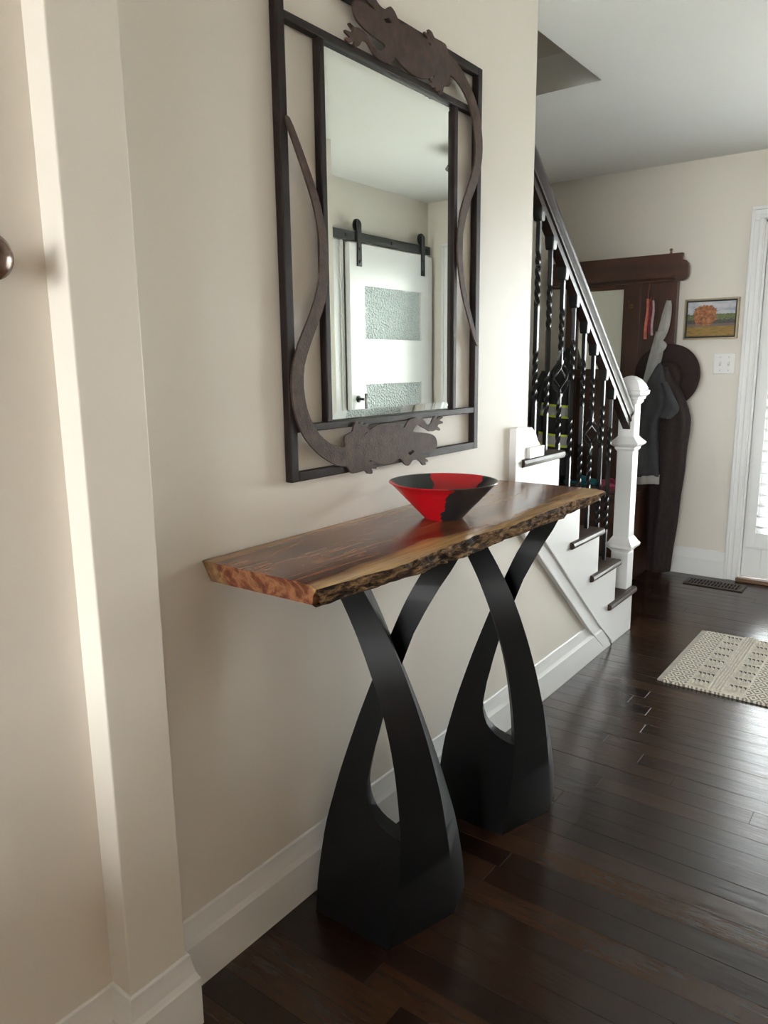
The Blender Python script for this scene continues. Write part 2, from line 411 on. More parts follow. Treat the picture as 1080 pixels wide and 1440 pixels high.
# dark fillet under the rail
m = MB().loft([[(xr + a, yy, rz(yy) + b) for a, b in ((-.017,-.078),(.017,-.078),(.017,-.108),(-.017,-.108))] for yy in (2.36, 3.452)])
m.build('rail_fillet', M_rail, hr)
BY = [2.475, 2.575, 2.688, 2.799, 2.911, 3.014, 3.138, 3.239]
BT = [4, 4, 3, 3, 2, 2, 1, 1]
def square(x, y, z, h, a): return [(x + h*math.sqrt(2)*math.cos(a + PI/4 + i*PI/2), y + h*math.sqrt(2)*math.sin(a + PI/4 + i*PI/2), z) for i in range(4)]
for i, by in enumerate(BY):
    zb = TOP[BT[i]]; zt = rz(by) - .106
    ln = zt - zb; rings = []; a = 0
    basket = i in (2, 5)
    if basket: secs = [(.66, .84), (.24, .42)]; bk = (.47, .60)
    else:
        s = .04 if i % 2 else 0
        secs = [(.62 - s, .84 - s), (.22 - s, .44 - s)]; bk = None
    zs = sorted(set([0, 1] + [q for sc in secs for q in sc]))
    steps = 200; lastz = None; a = 0
    allz = [0]
    for k in range(1, steps + 1):
        u = k/steps
        if any(s0 - .004 <= u <= s1 + .004 for s0, s1 in secs) or k == steps: allz.append(u)
    pu = 0
    for u in allz:
        if any(s0 <= u <= s1 for s0, s1 in secs): a += (u - pu)*ln/.036*PI/2*(1 if u < .5 else -1) if (u - pu) < .02 else 0
        pu = u
        if bk and bk[0] < u < bk[1]: continue
        rings.append((u, square(xr, by, zb + u*ln, .0072, a)))
    m = MB()
    if bk:
        lo = [r for u, r in rings if u <= bk[0]] + [square(xr, by, zb + (bk[0])*ln, .0072, 0)]
        hi = [square(xr, by, zb + bk[1]*ln, .0072, 0)] + [r for u, r in rings if u >= bk[1]]
        m.loft(lo); m.loft(hi)
    else: m.loft([r for u, r in rings])
    b = m.build('baluster', M_iron, rl)
    sh = MB().loft([square(xr, by, zt - .034, .0125, 0), square(xr, by, zt - .030, .0150, 0), square(xr, by, zt - .004, .0175, 0), square(xr, by, zt + .012, .0175, 0)])
    sh.build('shoe', M_iron, b, bevel=.003)
    if bk:
        z0, z1 = zb + bk[0]*ln, zb + bk[1]*ln; bm_ = MB()
        for q in range(4):
            path = []
            for k in range(15):
                u = k/14; r = .004 + .030*math.sin(PI*u)**.8; an = q*PI/2 + u*2.4
                path.append((xr + r*math.cos(an), by + r*math.sin(an), z0 - .004 + u*(z1 - z0 + .008)))
            bm_.tube(path, .0042, 6)
        bm_.loft([square(xr, by, z0 - .012, .0095, .0), square(xr, by, z0 + .006, .0095, 0)]).loft([square(xr, by, z1 - .006, .0095, 0), square(xr, by, z1 + .012, .0095, 0)])
        bm_.build('basket', M_iron, b, smooth='auto')
# newel post on the bottom tread
nx, ny = -.052, 3.490
def sq(h, z): return [(nx-h, ny-h, z), (nx+h, ny-h, z), (nx+h, ny+h, z), (nx-h, ny+h, z)]
m = MB().loft([sq(.0375, TOP[0]), sq(.0375, 1.150)])
nw = label_part(m.build('newel_post', M_trim, rl, bevel=.002), 'white square newel post')
m = MB().loft([sq(h, z) for h, z in ((.040,1.085),(.047,1.095),(.047,1.104),(.054,1.110),(.054,1.118),(.066,1.130),(.068,1.146),(.060,1.150),(.060,1.158),(.052,1.176),(.038,1.196),(.018,1.210),(.0,1.214))])
m.build('cap', M_trim, nw, bevel=.001)
m = MB().loft([sq(h, z) for h, z in ((.0378,.868),(.046,.880),(.046,.888),(.062,.900),(.066,.908),(.056,.918),(.046,.928),(.0378,.938))]); m.build('collar', M_trim, nw, bevel=.001)
m = MB().loft([sq(h, z) for h, z in ((.0378,.385),(.044,.395),(.050,.402),(.062,.412),(.064,.424),(.054,.436),(.046,.450),(.0378,.462))]); m.build('collar', M_trim, nw, bevel=.001)
MB().loft([sq(.0405, TOP[0]), sq(.0405, .388)]).build('plinth', M_trim, nw, bevel=.002)
# ------------------------------------------------------------------ console table
def interp(tab, z):
    if z <= tab[0][0]: return tab[0][1]
    for (a, p), (b, q) in zip(tab, tab[1:]):
        if z <= b: return p + (q - p)*(z - a)/(b - a)
    return tab[-1][1]
def smooth_tab(tab, z, w=.03):
    return sum(interp(tab, min(max(z + d*w, tab[0][0]), tab[-1][0]))*k for d, k in ((-1,.2),(-.5,.2),(0,.2),(.5,.2),(1,.2))) if z > w and z < tab[-1][0] - w else interp(tab, z)
TL = [(0,.260),(.092,.278),(.217,.288),(.286,.287),(.322,.283),(.396,.273),(.472,.257),(.54,.236),(.611,.207),(.70,.163),(.774,.117),(.868,.048)]
TM = [(0,.317),(.182,.323),(.337,.317),(.456,.300),(.548,.281),(.643,.255),(.714,.227),(.802,.182),(.868,.142)]
TN = [(0,.289),(.08,.293),(.211,.285),(.345,.257),(.473,.222),(.603,.180),(.687,.150),(.767,.120),(.868,.066)]
TWB = [(.2725,.287),(.2735,.262),(.276,.240),(.281,.222),(.289,.206),(.300,.192),(.315,.180),(.335,.171),(.354,.169),(.407,.171),(.468,.179),(.538,.194),(.606,.215),(.70,.245),(.767,.272),(.80,.284),(.83,.293),(.868,.298)]
CX, CY = .167, 1.303
def pedestal(dx, dy, par):
    zs = sorted(set([i*.031 for i in range(29)] + [a for a, _ in TWB] + [.2715])); zs = [z for z in zs if z <= .868] + ([.868] if .868 not in zs else [])
    zs = sorted(set(round(z, 4) for z in zs))
    A = []; B = []
    rot = lambda p: (2*CX - p[0], 2*CY - p[1], p[2])
    for z in zs:
        Lp = (smooth_tab(TL, z), 1.16 + .05*z, z); Mp = (smooth_tab(TM, z), 1.352 - .19*z, z); Np = (smooth_tab(TN, z), 1.444 - .18*z, z)
        Npr = rot(Np)
        if z <= .272: wb = Lp
        else:
            x = interp(TWB, z); fr = max(0, min(1, (x - Npr[0])/max(1e-3, Lp[0] - Npr[0])))*max(0, min(1, (.45 - z)/.15))
            wb = (x, Npr[1] + (Lp[1] - Npr[1])*fr, z)
        d = .045 + .02*max(0, min(1, (z - .5)/.3)); s = .55 + .35*max(0, min(1, (z - .5)/.15))
        dq = interp([(.70,0),(.76,.008),(.80,.025),(.83,.05),(.868,.088)], z); wb = (wb[0], wb[1] + dq, z)
        wbb = (wb[0] - s*d, wb[1] + d, z); npb = (Npr[0] + .002, Npr[1] + d, z)
        li = (Lp[0] - .030, Lp[1] + .040, z); ni = (Np[0] - .040, Np[1] - .008, z)
        A.append([Lp, Mp, Np, ni, li]); B.append([Npr, wb, wbb, npb])
    T = lambda R: [[(x + dx, y + dy, z) for x, y, z in r] for r in R]
    return MB().loft(T(A)).loft(T(B)).build('pedestal', M_black, par, smooth='auto', bevel=.0025)
tb = thing('console_table', (0, .93, 0), 'live edge walnut console table on two black crossed pedestals against the wall', 'table')
for dx, dy in ((0, 0), (.008, .516)):
    pedestal(dx, dy, tb)
ZT = .905
XE = [(.93,.290),(1.0,.302),(1.15,.320),(1.31,.312),(1.45,.310),(1.6,.330),(1.82,.324),(2.0,.322),(2.16,.345)]
XB = [(.93,.268),(1.14,.290),(1.23,.297),(1.4,.301),(1.68,.306),(1.9,.309),(2.1,.296),(2.16,.300)]
NY = 220
top_rings = []; edge_rows = []
for i in range(NY + 1):
    u = i/NY; yy = .93 + (2.16 - .93)*u
    nz = lambda s, o=0: noise.noise(Vector((yy*s, o, 0)))
    xe = interp(XE, yy) + .006*nz(9, 1) + .003*nz(31, 2)
    xb = interp(XB, yy) + .007*nz(11, 5) + .005*nz(37, 6)
    bot = .856 + .003*nz(14, 8)
    ye = yy
    yb = .93 + .020 + (2.16 - .93 - .032)*u       # ends undercut
    top_rings.append([(-.012, yb, .858), (-.012, ye, ZT), (xe - .045, ye, ZT), (xe - .016, ye, ZT - .002), (xe - .003, ye, ZT - .007 + .002*nz(23, 3)), (xe - .02, (ye + yb)/2, .880), (xb - .012, yb, bot + .003)])
    row = [(xe - .0032, ye, ZT - .0072 + .002*nz(23, 3))]
    for k in range(1, 8):
        t = k/8; rr = Vector((yy*17, t*4.5, 1.3)); d = .009*noise.noise(rr) + .007*noise.noise(rr*2.9) + .006*math.sin(t*PI)
        row.append((xe*(1 - t) + xb*t + d, ye*(1 - t) + yb*t, (ZT - .0072)*(1 - t) + bot*t))
    row.append((xb - .004, yb, bot)); row.append((xb - .02, yb, bot + .006))
    edge_rows.append(row)
tp = MB().loft(top_rings).build('tabletop', M_top, tb, smooth='auto')
MB().loft(edge_rows, cap=False, close=False).build('bark_edge', M_bark, tp, smooth=True)['label'] = 'rough bark live edge'

# ---- bowl
m_, nt, b = new_mat('red_black_lacquer')
tc = nt.nodes.new('ShaderNodeTexCoord'); sp = nt.nodes.new('ShaderNodeSeparateXYZ'); L(nt, tc.outputs['Object'], sp.inputs[0])
an = math_n(nt, 'ARCTAN2', sp.outputs[1], sp.outputs[0])
wob = noise_n(nt, tex(nt, scale=(6,6,14)), 3.2, 3)
an = math_n(nt, 'ADD', an, math_n(nt, 'MULTIPLY', math_n(nt, 'SUBTRACT', wob, .5), .55))
an = math_n(nt, 'ADD', an, math_n(nt, 'MULTIPLY', math_n(nt, 'SUBTRACT', .09, sp.outputs[2]), 2.2))
fr = math_n(nt, 'FRACT', math_n(nt, 'ADD', math_n(nt, 'DIVIDE', an, 2*PI), 1.5))
def fa(d): return ((d/360) + .5) % 1
RED = (.44,.004,.010); DK = (.016,.018,.020)
L(nt, ramp(nt, fr, [(0, DK), (fa(-155), RED), (fa(-52), DK), (fa(68), RED), (fa(140), DK)], 'CONSTANT'), b.inputs['Base Color'])
b.inputs['Roughness'].default_value = .33; b.inputs['Coat Weight'].default_value = .25
bumpv = noise_n(nt, tex(nt), 30, 2); bump(nt, b, bumpv, .06, .002)
prof = [(0,.003),(.030,.003),(.040,0),(.046,.0),(.049,.003),(.062,.017),(.085,.041),(.110,.068),(.131,.0895),(.1335,.0905),(.1325,.0920),(.1285,.0915),(.105,.069),(.080,.044),(.055,.018),(.040,.009),(.02,.007),(0,.007)]
bw = MB().lathe([(max(r, .0004), h) for r, h in prof], (.158, 1.545, ZT), n=96).build('bowl', m_, None, smooth='auto')
# origin at its base
for v in bw.data.vertices: v.co -= Vector((.158, 1.545, ZT))
bw.location = (.158, 1.545, ZT + .0005)
tag(bw, 'red and black lacquered bowl with flared sides on the console table', 'bowl')

# ------------------------------------------------------------------ lizard mirror
mr = thing('wall_mirror', (0, 1.5785, 1.027), 'tall wall mirror in a dark brown metal frame with two lizards above the console table', 'mirror')
Y0, Y1, Z0, Z1 = 1.175, 1.982, 1.027, 2.070
def bar(y0, y1, z0, z1, par=mr, name='frame_bar', x0=-.016, x1=.004, mat=M_framebr): return MB().box(x0, x1, y0, y1, z0, z1).build(name, mat, par, bevel=.002)
w = .023
bar(Y0, Y0 + w, Z0, Z1); bar(Y1 - w, Y1, Z0, Z1)
bar(Y0 + w, Y1 - w, Z0, Z0 + w*.9); bar(Y0 + w, Y1 - w, Z1 - w*.9, Z1)
w2 = .017; zl = 1.134; zh = 2*1.5485 - zl; yl = 1.300; yh = 2*1.5785 - yl
bar(Y0 + w, Y1 - w, zl, zl + w2, x1=.003); bar(Y0 + w, Y1 - w, zh - w2, zh, x1=.003)
bar(yl, yl + w2, zl + w2, zh - w2, x1=.003); bar(yh - w2, yh, zl + w2, zh - w2, x1=.003)
g0, g1, h0, h1 = yl + w2 - .002, yh - w2 + .002, zl + w2 - .002, zh - w2 + .002; bv = .024
gl = MB(); xa, xb_ = -.0078, -.0040
gl.add([(xa,g0,h0),(xa,g1,h0),(xa,g1,h1),(xa,g0,h1),(xb_,g0+bv,h0+bv),(xb_,g1-bv,h0+bv),(xb_,g1-bv,h1-bv),(xb_,g0+bv,h1-bv),(-.012,g0,h0),(-.012,g1,h0),(-.012,g1,h1),(-.012,g0,h1)],
       [(4,5,6,7),(0,1,5,4),(1,2,6,5),(2,3,7,6),(3,0,4,7),(8,11,10,9),(0,8,9,1),(1,9,10,2),(2,10,11,3),(3,11,8,0)])
gl.build('mirror_glass', M_mirror, mr)['label'] = 'bevelled mirror glass'
LIZ = [(1.1992, 1.7659), (1.2233, 1.7307), (1.2521, 1.6821), (1.2793, 1.6312), (1.2936, 1.5896), (1.3058, 1.5424), (1.3077, 1.4926), (1.3044, 1.4641), (1.2953, 1.4177), (1.2703, 1.3704), (1.243, 1.3239), (1.2209, 1.2779), (1.2166, 1.232), (1.2249, 1.1849), (1.2479, 1.143), (1.2795, 1.1139), (1.317, 1.0956), (1.3517, 1.0899), (1.349, 1.108), (1.3556, 1.1174), (1.3799, 1.1235), (1.3854, 1.1372), (1.3934, 1.1455), (1.4018, 1.1441), (1.4036, 1.1391), (1.413, 1.1442), (1.4209, 1.1428), (1.4207, 1.1367), (1.4341, 1.1395), (1.4441, 1.1351), (1.442, 1.1307), (1.4312, 1.129), (1.4459, 1.1254), (1.4438, 1.1206), (1.4309, 1.1175), (1.4226, 1.1091), (1.4424, 1.1207), (1.4735, 1.1309), (1.5089, 1.1347), (1.5452, 1.1323), (1.575, 1.1245), (1.5916, 1.1172), (1.6017, 1.1262), (1.6174, 1.1362), (1.6451, 1.1402), (1.6734, 1.1357), (1.6898, 1.1247), (1.7007, 1.117), (1.7175, 1.1191), (1.726, 1.1305), (1.7379, 1.1377), (1.7492, 1.1361), (1.744, 1.1285), (1.7579, 1.1346), (1.7728, 1.136), (1.7764, 1.1306), (1.7597, 1.1256), (1.7756, 1.1208), (1.7765, 1.1155), (1.7571, 1.1145), (1.7502, 1.1089), (1.7633, 1.1018), (1.7607, 1.0968), (1.745, 1.1008), (1.7321, 1.098), (1.7108, 1.0988), (1.694, 1.106), (1.6733, 1.113), (1.6554, 1.1211), (1.641, 1.1136), (1.6321, 1.1035), (1.6692, 1.0988), (1.7108, 1.0923), (1.7364, 1.0832), (1.7469, 1.0691), (1.7479, 1.0549), (1.7366, 1.0465), (1.7109, 1.042), (1.6691, 1.0429), (1.684, 1.0377), (1.6982, 1.0344), (1.7007, 1.0285), (1.6873, 1.028), (1.7007, 1.0219), (1.7008, 1.0163), (1.689, 1.0185), (1.6932, 1.0106), (1.679, 1.0099), (1.669, 1.0184), (1.6527, 1.0271), (1.6325, 1.0293), (1.6205, 1.0215), (1.6086, 1.0161), (1.5931, 1.0223), (1.5816, 1.0326), (1.5679, 1.0398), (1.5438, 1.0323), (1.5071, 1.032), (1.4751, 1.0377), (1.4475, 1.0484), (1.442, 1.0448), (1.4647, 1.044), (1.4716, 1.039), (1.4542, 1.0367), (1.4714, 1.0296), (1.4685, 1.024), (1.4519, 1.0272), (1.4558, 1.0186), (1.4516, 1.0141), (1.4365, 1.0163), (1.4265, 1.0243), (1.4098, 1.0242), (1.3769, 1.0241), (1.3675, 1.0314), (1.3551, 1.043), (1.3192, 1.0503), (1.2742, 1.0727), (1.2353, 1.101), (1.2021, 1.1395), (1.1839, 1.1871), (1.1781, 1.2332), (1.1851, 1.2782), (1.2039, 1.3234), (1.2332, 1.3691), (1.2595, 1.4156), (1.2769, 1.4619), (1.2802, 1.4856), (1.2799, 1.5347), (1.2734, 1.5781), (1.2601, 1.6197), (1.2337, 1.6746), (1.207, 1.7231), (1.1869, 1.7631)]
# round the traced outline off a little: insert Catmull-Rom midpoints
def crom(P):
    n = len(P); out = []
    for i in range(n):
        a, b_, c, d = P[i-1], P[i], P[(i+1) % n], P[(i+2) % n]
        out.append(b_)
        out.append(tuple((-a[k] + 9*b_[k] + 9*c[k] - d[k])/16 for k in (0, 1)))
    return out
HOLE = [(1.6065, 1.0492), (1.6287, 1.056), (1.6382, 1.0505), (1.6191, 1.0421)]
def area(P): return sum(P[i-1][0]*P[i][1] - P[i][0]*P[i-1][1] for i in range(len(P)))
def keyhole(P, H):
    if area(P)*area(H) > 0: H = H[::-1]
    i, j = min(((i, j) for i in range(len(P)) for j in range(len(H))), key=lambda q: (P[q[0]][0]-H[q[1]][0])**2 + (P[q[0]][1]-H[q[1]][1])**2)
    e = .0002
    return P[:i+1] + [(x, y) for x, y in H[j:] + H[:j]] + [(H[j][0], H[j][1] + e)] + [(P[i][0], P[i][1] + e)] + P[i+1:]
LIZO = keyhole(crom(LIZ), HOLE)
def lizard(poly, lab):
    o = MB().prism(poly, 0, .0042, .0090).build('lizard', M_bronze, mr)
    o['label'] = lab; return o
lz = lizard(LIZO, 'flat metal lizard along the bottom rail, tail curling up the left side')
lizard([(2*1.5785 - a, 2*1.5485 - b_) for a, b_ in LIZO], 'flat metal lizard along the top rail, tail curling down the right side')

# ------------------------------------------------------------------ near wall knob
kb = MB().lathe([(.0005,0),(.026,0),(.028,.003),(.026,.007),(.012,.010),(.009,.018),(.012,.026),(.026,.031),(.033,.040),(.033,.047),(.026,.054),(.012,.058),(.0005,.059)], (.0005, .548, 1.432), 'x', 32).build('coat_peg', M_knob, None, smooth='auto')
tag(kb, 'dark brown rounded peg on the near wall at the left edge, beside the pillar', 'coat peg')

# ------------------------------------------------------------------ hall tree
ht = thing('hall_tree', (-.52, 4.45, 0), 'dark oak hall tree with mirror, coat hooks and bench against the far wall', 'hall tree')
yb0, yb1 = 4.605, 4.655
def hb(name, x0, x1, y0, y1, z0, z1, mat=M_hall, bev=.003, par=ht): return MB().box(x0, x1, y0, y1, z0, z1).build(name, mat, par, bevel=bev)
hb('stile', -.865, -.785, yb0, yb1, 0, 1.74); hb('stile', -.503, -.402, yb0, yb1, 0, 1.74); hb('stile', -.292, -.193, yb0, yb1, 0, 1.74)
hb('back_panel', -.402, -.292, yb0 + .014, yb1 - .01, .0, 1.74, bev=0)
hb('back_panel', -.785, -.503, yb0 + .014, yb1 - .01, .50, 1.20, bev=0)
hb('rail', -.785, -.503, yb0, yb1, 1.175, 1.232, M_hallh); hb('rail', -.785, -.503, yb0, yb1, 1.700, 1.740, M_hallh)
hb('rail', -.865, -.500, yb0 - .028, yb0 + .01, 1.172, 1.186, M_hallh)
hm = MB().box(-.785, -.503, yb0 + .012, yb0 + .016, 1.232, 1.700).build('mirror_glass', M_mirror, ht)
# crown: notched board with rounded ends, and a small shelf moulding below it
cz0, cz1 = 1.725, 1.878
cl, cr_ = -.985, -.128
pts = [(cl+.035, cz0), (cr_-.035, cz0)] + [(cr_-.035 + .035*math.sin(t), cz0 + .035 - .035*math.cos(t)) for t in (.4, .8, 1.2, PI/2)] + [(cr_, 1.800), (cr_-.006, 1.822), (cr_-.020, 1.836), (cr_-.036, 1.840), (cr_-.036, cz1)]
mx = cl + cr_
pts = pts + [(mx - x, z) for x, z in reversed(pts[2:])]
pts = [p for i, p in enumerate(pts) if i == 0 or p != pts[i-1]]
MB().prism([(x, z) for x, z in pts], 1, 4.575, 4.604).build('crown', M_hallh, ht, bevel=.003)
MB().loft([[(-.93, 4.606, 1.728), (-.93, 4.530, 1.742), (-.93, 4.530, 1.756), (-.93, 4.606, 1.758)], [(-.20, 4.606, 1.728), (-.20, 4.530, 1.742), (-.20, 4.530, 1.756), (-.20, 4.606, 1.758)]]).build('crown_shelf', M_hallh, ht, bevel=.002)
for xx in (-.80, -.235):
    MB().lathe([(.0005,0),(.007,0),(.007,.008),(.004,.012),(.009,.018),(.008,.026),(.0005,.029)], (xx, 4.59, cz1), n=12).build('finial', M_brass, ht, smooth='auto')
# bench
hb('seat', -.865, -.262, 4.20, yb0, .505, .530, M_hallh, .004)
hb('seat_front', -.855, -.272, 4.225, 4.245, .06, .505, M_hallh)
hb('bench_side', -.855, -.832, 4.245, yb0, 0, .505); hb('bench_side', -.295, -.272, 4.245, yb0, 0, .505)
def hook(x, z, y=yb0):
    m = MB().lathe([(.0005,0),(.013,0),(.013,-.004),(.0005,-.005)], (x, y, z), 'y', 14)
    m.tube([(x, y - .002, z + .004), (x, y - .025, z + .004), (x, y - .040, z + .016), (x, y - .044, z + .030)], .0042, 8)
    m.tube([(x, y - .002, z - .006), (x, y - .020, z - .016), (x, y - .034, z - .014), (x, y - .040, z + .000)], .0042, 8)
    m.build('coat_hook', M_brass, ht, smooth='auto')
for x in (-.452, -.232, -.330, -.82): hook(x, 1.60)
hook(-.243, 1.255)

# ---- things hanging on it
def garment(name, secs, mat, label, cat='coat', folds=7, amp=.10, n=48, seed=1, par=None, sharp=1.0):
    rings = []; S = 30
    zs = [s[0] for s in secs]
    for k in range(S + 1):
        t = k/S*(len(secs) - 1); i = min(int(t), len(secs) - 2); f = t - i
        g = lambda j: [secs[max(0, min(len(secs)-1, j))][q] for q in range(5)]
        p0, p1, p2, p3 = g(i-1), g(i), g(i+1), g(i+2)
        q = [.5*((2*p1[c]) + (-p0[c]+p2[c])*f + (2*p0[c]-5*p1[c]+4*p2[c]-p3[c])*f*f + (-p0[c]+3*p1[c]-3*p2[c]+p3[c])*f**3) for c in range(5)]
        z, cx, cy, rx, ry = q; ring = []
        for a in range(n):
            th = 2*PI*a/n
            d = 1 + amp*math.sin(folds*th + seed + 1.4*math.sin(z*3 + seed))*min(1, k/6) + amp*.6*noise.noise(Vector((math.cos(th)*2 + seed, math.sin(th)*2, z*5)))
            ring.append((cx + rx*math.cos(th)*(1 + (d-1)*.35), cy + ry*math.sin(th)*d, z + .012*noise.noise(Vector((th*1.2, seed, z*2)))))
        rings.append(ring)
    o = MB().loft(rings).build(name, mat, par, smooth=True)
    if par is None: tag(o, label, cat)
    return o
M_brown = plain('brown_wool', (.020,.010,.010), .85, var=.3, vscale=60, bmp=.3, bscale=500)
M_grey = plain('charcoal_fabric', (.038,.038,.042), .8, var=.15, vscale=20, bmp=.2, bscale=600)
M_light = plain('light_grey_fabric', (.34,.33,.31), .85, var=.12, vscale=14, bmp=.2, bscale=500)
M_darkj = plain('black_nylon', (.010,.010,.012), .6, var=.3, vscale=15, bmp=.2, bscale=90)
def base_at(o, p):
    for v in o.data.vertices: v.co -= Vector(p)
    o.location = p
    return o
def secs(rows, cy, ry): return [(z, (a + b_)/2, cy(z) if callable(cy) else cy, (b_ - a)/2, ry(z) if callable(ry) else ry) for z, a, b_ in rows]
bc = garment('long_coat', secs([(1.24,-.215,-.180),(1.12,-.27,-.11),(.98,-.29,-.056),(.90,-.285,-.050),(.78,-.275,-.058),(.66,-.268,-.062),(.50,-.262,-.072),(.33,-.255,-.083),(.18,-.246,-.094),(.04,-.230,-.104)], 4.505, lambda z: .02 if z > 1.2 else .055), M_brown, 'long dark brown coat hanging to the floor at the right of the hall tree', seed=2.0, folds=8, amp=.16)
# charcoal jacket: gathered at its loop, drooping shoulders, narrower body, pale hem
gj = thing('jacket', (-.26, 4.44, .59), 'charcoal grey jacket with a pale grey hem hanging in front of the brown coat', 'jacket')
garment('body', secs([(1.262,-.232,-.222),(1.215,-.262,-.198),(1.13,-.292,-.168),(1.05,-.318,-.150),(1.0,-.330,-.160),(.96,-.336,-.190),(.90,-.346,-.204),(.75,-.356,-.192),(.62,-.364,-.180)], lambda z: 4.44 if z < 1.2 else 4.48, lambda z: .012 if z > 1.25 else (.04 if z > 1.2 else .055)), M_grey, '', seed=4.2, folds=5, amp=.18, par=gj)
garment('hem', secs([(.625,-.366,-.178),(.60,-.368,-.177),(.575,-.370,-.176)], 4.44, .058), M_light, '', seed=4.2, folds=5, amp=.10, par=gj)['label'] = 'pale grey hem band'
garment('sleeve', secs([(1.16,-.200,-.165),(1.08,-.195,-.125),(1.02,-.185,-.092),(.985,-.190,-.100),(.955,-.195,-.135)], 4.425, .032), M_grey, '', seed=7.2, folds=4, amp=.14, par=gj)
garment('sleeve', secs([(1.15,-.300,-.268),(1.08,-.335,-.280),(1.02,-.360,-.280),(.985,-.352,-.282),(.955,-.330,-.285)], 4.42, .032), M_grey, '', seed=9.2, folds=4, amp=.14, par=gj)
lg = thing('hooded_coat', (-.27, 4.51, .60), 'pale grey hooded coat hanging from the right hook of the hall tree', 'coat')
garment('body', secs([(1.44,-.268,-.215),(1.386,-.278,-.232),(1.334,-.290,-.225),(1.285,-.301,-.232),(1.23,-.311,-.245),(1.172,-.322,-.255),(1.107,-.333,-.262),(.95,-.352,-.270),(.75,-.372,-.280),(.60,-.384,-.290)], 4.51, .036), M_light, '', seed=1.1, folds=4, amp=.16, par=lg)
garment('hood', secs([(1.612,-.224,-.204),(1.585,-.232,-.197),(1.545,-.243,-.194),(1.504,-.251,-.196),(1.455,-.262,-.203),(1.415,-.270,-.218),(1.395,-.274,-.230)], 4.53, .034), M_light, '', seed=2.6, folds=3, amp=.12, par=lg)
garment('collar', secs([(1.392,-.246,-.228),(1.372,-.256,-.203),(1.352,-.258,-.200),(1.325,-.262,-.222)], 4.49, .016), M_light, '', seed=0.4, folds=3, amp=.10, par=lg)
# wide brimmed hat
hat = thing('hat', (-.185, 4.535, 1.20), 'dark brown wide brimmed hat hung on the right side of the hall tree', 'hat')
M_hat = plain('brown_felt', (.022,.0105,.009), .9, var=.2, vscale=20, bmp=.15, bscale=300)
def hatpt(r, th, h):
    a = .186*r*math.cos(th); c = .182*r*math.sin(th); t = math.radians(-22)
    return (-.205 + a*math.cos(t) - c*math.sin(t), 4.565 - h, 1.192 + a*math.sin(t) + c*math.cos(t))
def hring(r, hf, n=48): return [hatpt(r, 2*PI*i/n, hf(2*PI*i/n)) for i in range(n)]
roll = lambda th: .022*math.cos(2*th)
m = MB().loft([hring(.48, lambda t: .012), hring(.7, lambda t: .006 + roll(t)*.3), hring(.9, lambda t: .004 + roll(t)*.8), hring(1, lambda t: .004 + roll(t)), hring(1, lambda t: .000 + roll(t)), hring(.9, lambda t: roll(t)*.8), hring(.7, lambda t: roll(t)*.3), hring(.48, lambda t: .006)], cap=False)
m.build('brim', M_hat, hat, smooth=True)
m = MB().loft([hring(.49, lambda t: .006), hring(.485, lambda t: .02), hring(.46, lambda t: .045), hring(.42, lambda t: .058 + .006*math.cos(t)), hring(.30, lambda t: .056 + .012*math.cos(t)), hring(.15, lambda t: .040), hring(.01, lambda t: .036)])
m.build('crown', M_hat, hat, smooth=True)
MB().loft([hring(.497, lambda t: .010), hring(.497, lambda t: .030), hring(.487, lambda t: .031), hring(.487, lambda t: .009)], cap=False).build('band', plain('hat_band', (.010,.006,.006), .6), hat, smooth=True)
# straps
def strap(name, x, z0, z1, w, col, label, tilt=0, yo=4.568, long=False):
    t = thing(name, (x, yo, z0), label, 'strap', 'straps hanging on the hall tree')
    m = MB(); n = 10; rings = []
    for k in range(n + 1):
        u = k/n; z = z1 + (z0 - z1)*u; xo = x + tilt*u + .002*math.sin(u*7); yy = yo + .006*math.sin(u*5)
        ww = w*(.75 + .25*u)
        rings.append([(xo - ww, yy - .004, z), (xo + ww, yy - .004, z), (xo + ww, yy + .004, z), (xo - ww, yy + .004, z)])
    m.loft(rings).build('band', plain(name + '_' + 'cloth_%d' % int(x*-1000), col, .6, var=.25, vscale=40), t)
    MB().tube([(x, yo, z1 + .002), (x + .002, yo + .002, z1 + .05), (x + .003, yo + .01, 1.722)] if long else [(x, yo, z1), (x, yo + .004, z1 + .012), (x - .004, yo + .01, z1 + .022)], .0022, 6).build('cord', plain(name + '_cord_%d' % int(x*-1000), (.30,.12,.07), .6), t)
strap('strap', -.3445, 1.405, 1.635, .0085, (.62,.16,.10), 'coral strap hanging on a cord from the hall tree crown', -.003, long=True)
strap('strap', -.325, 1.435, 1.620, .0075, (.20,.012,.025), 'dark red strap on the hall tree beside the coral strap', .002, 4.560)
strap('strap', -.3085, 1.425, 1.622, .0065, (.55,.42,.44), 'pale pink and white strap beside the dark red one on the hall tree', .003, 4.556)
# black jacket with reflective bands, on the left hook
rj = thing('work_jacket', (-.86, 4.46, .56), 'black jacket with yellow edged silver reflective bands seen through the balusters', 'jacket')
JS = [(1.36,-.820,4.555,.012,.016),(1.28,-.832,4.53,.040,.040),(1.18,-.848,4.50,.075,.060),(1.05,-.862,4.48,.092,.075),(.90,-.866,4.47,.098,.080),(.75,-.866,4.465,.102,.082),(.56,-.862,4.46,.104,.084)]
garment('body', JS, M_darkj, '', seed=3.3, folds=5, amp=.10, par=rj)
garment('sleeve', [(1.22,-.915,4.46,.03,.03),(1.10,-.945,4.43,.042,.042),(.95,-.955,4.42,.042,.042),(.80,-.955,4.42,.042,.042),(.72,-.955,4.42,.040,.040)], M_darkj, '', seed=5.3, folds=4, amp=.08, par=rj)
M_sil = plain('reflective_silver', (.40,.40,.40), .35, metal=.3, var=.1, vscale=80)
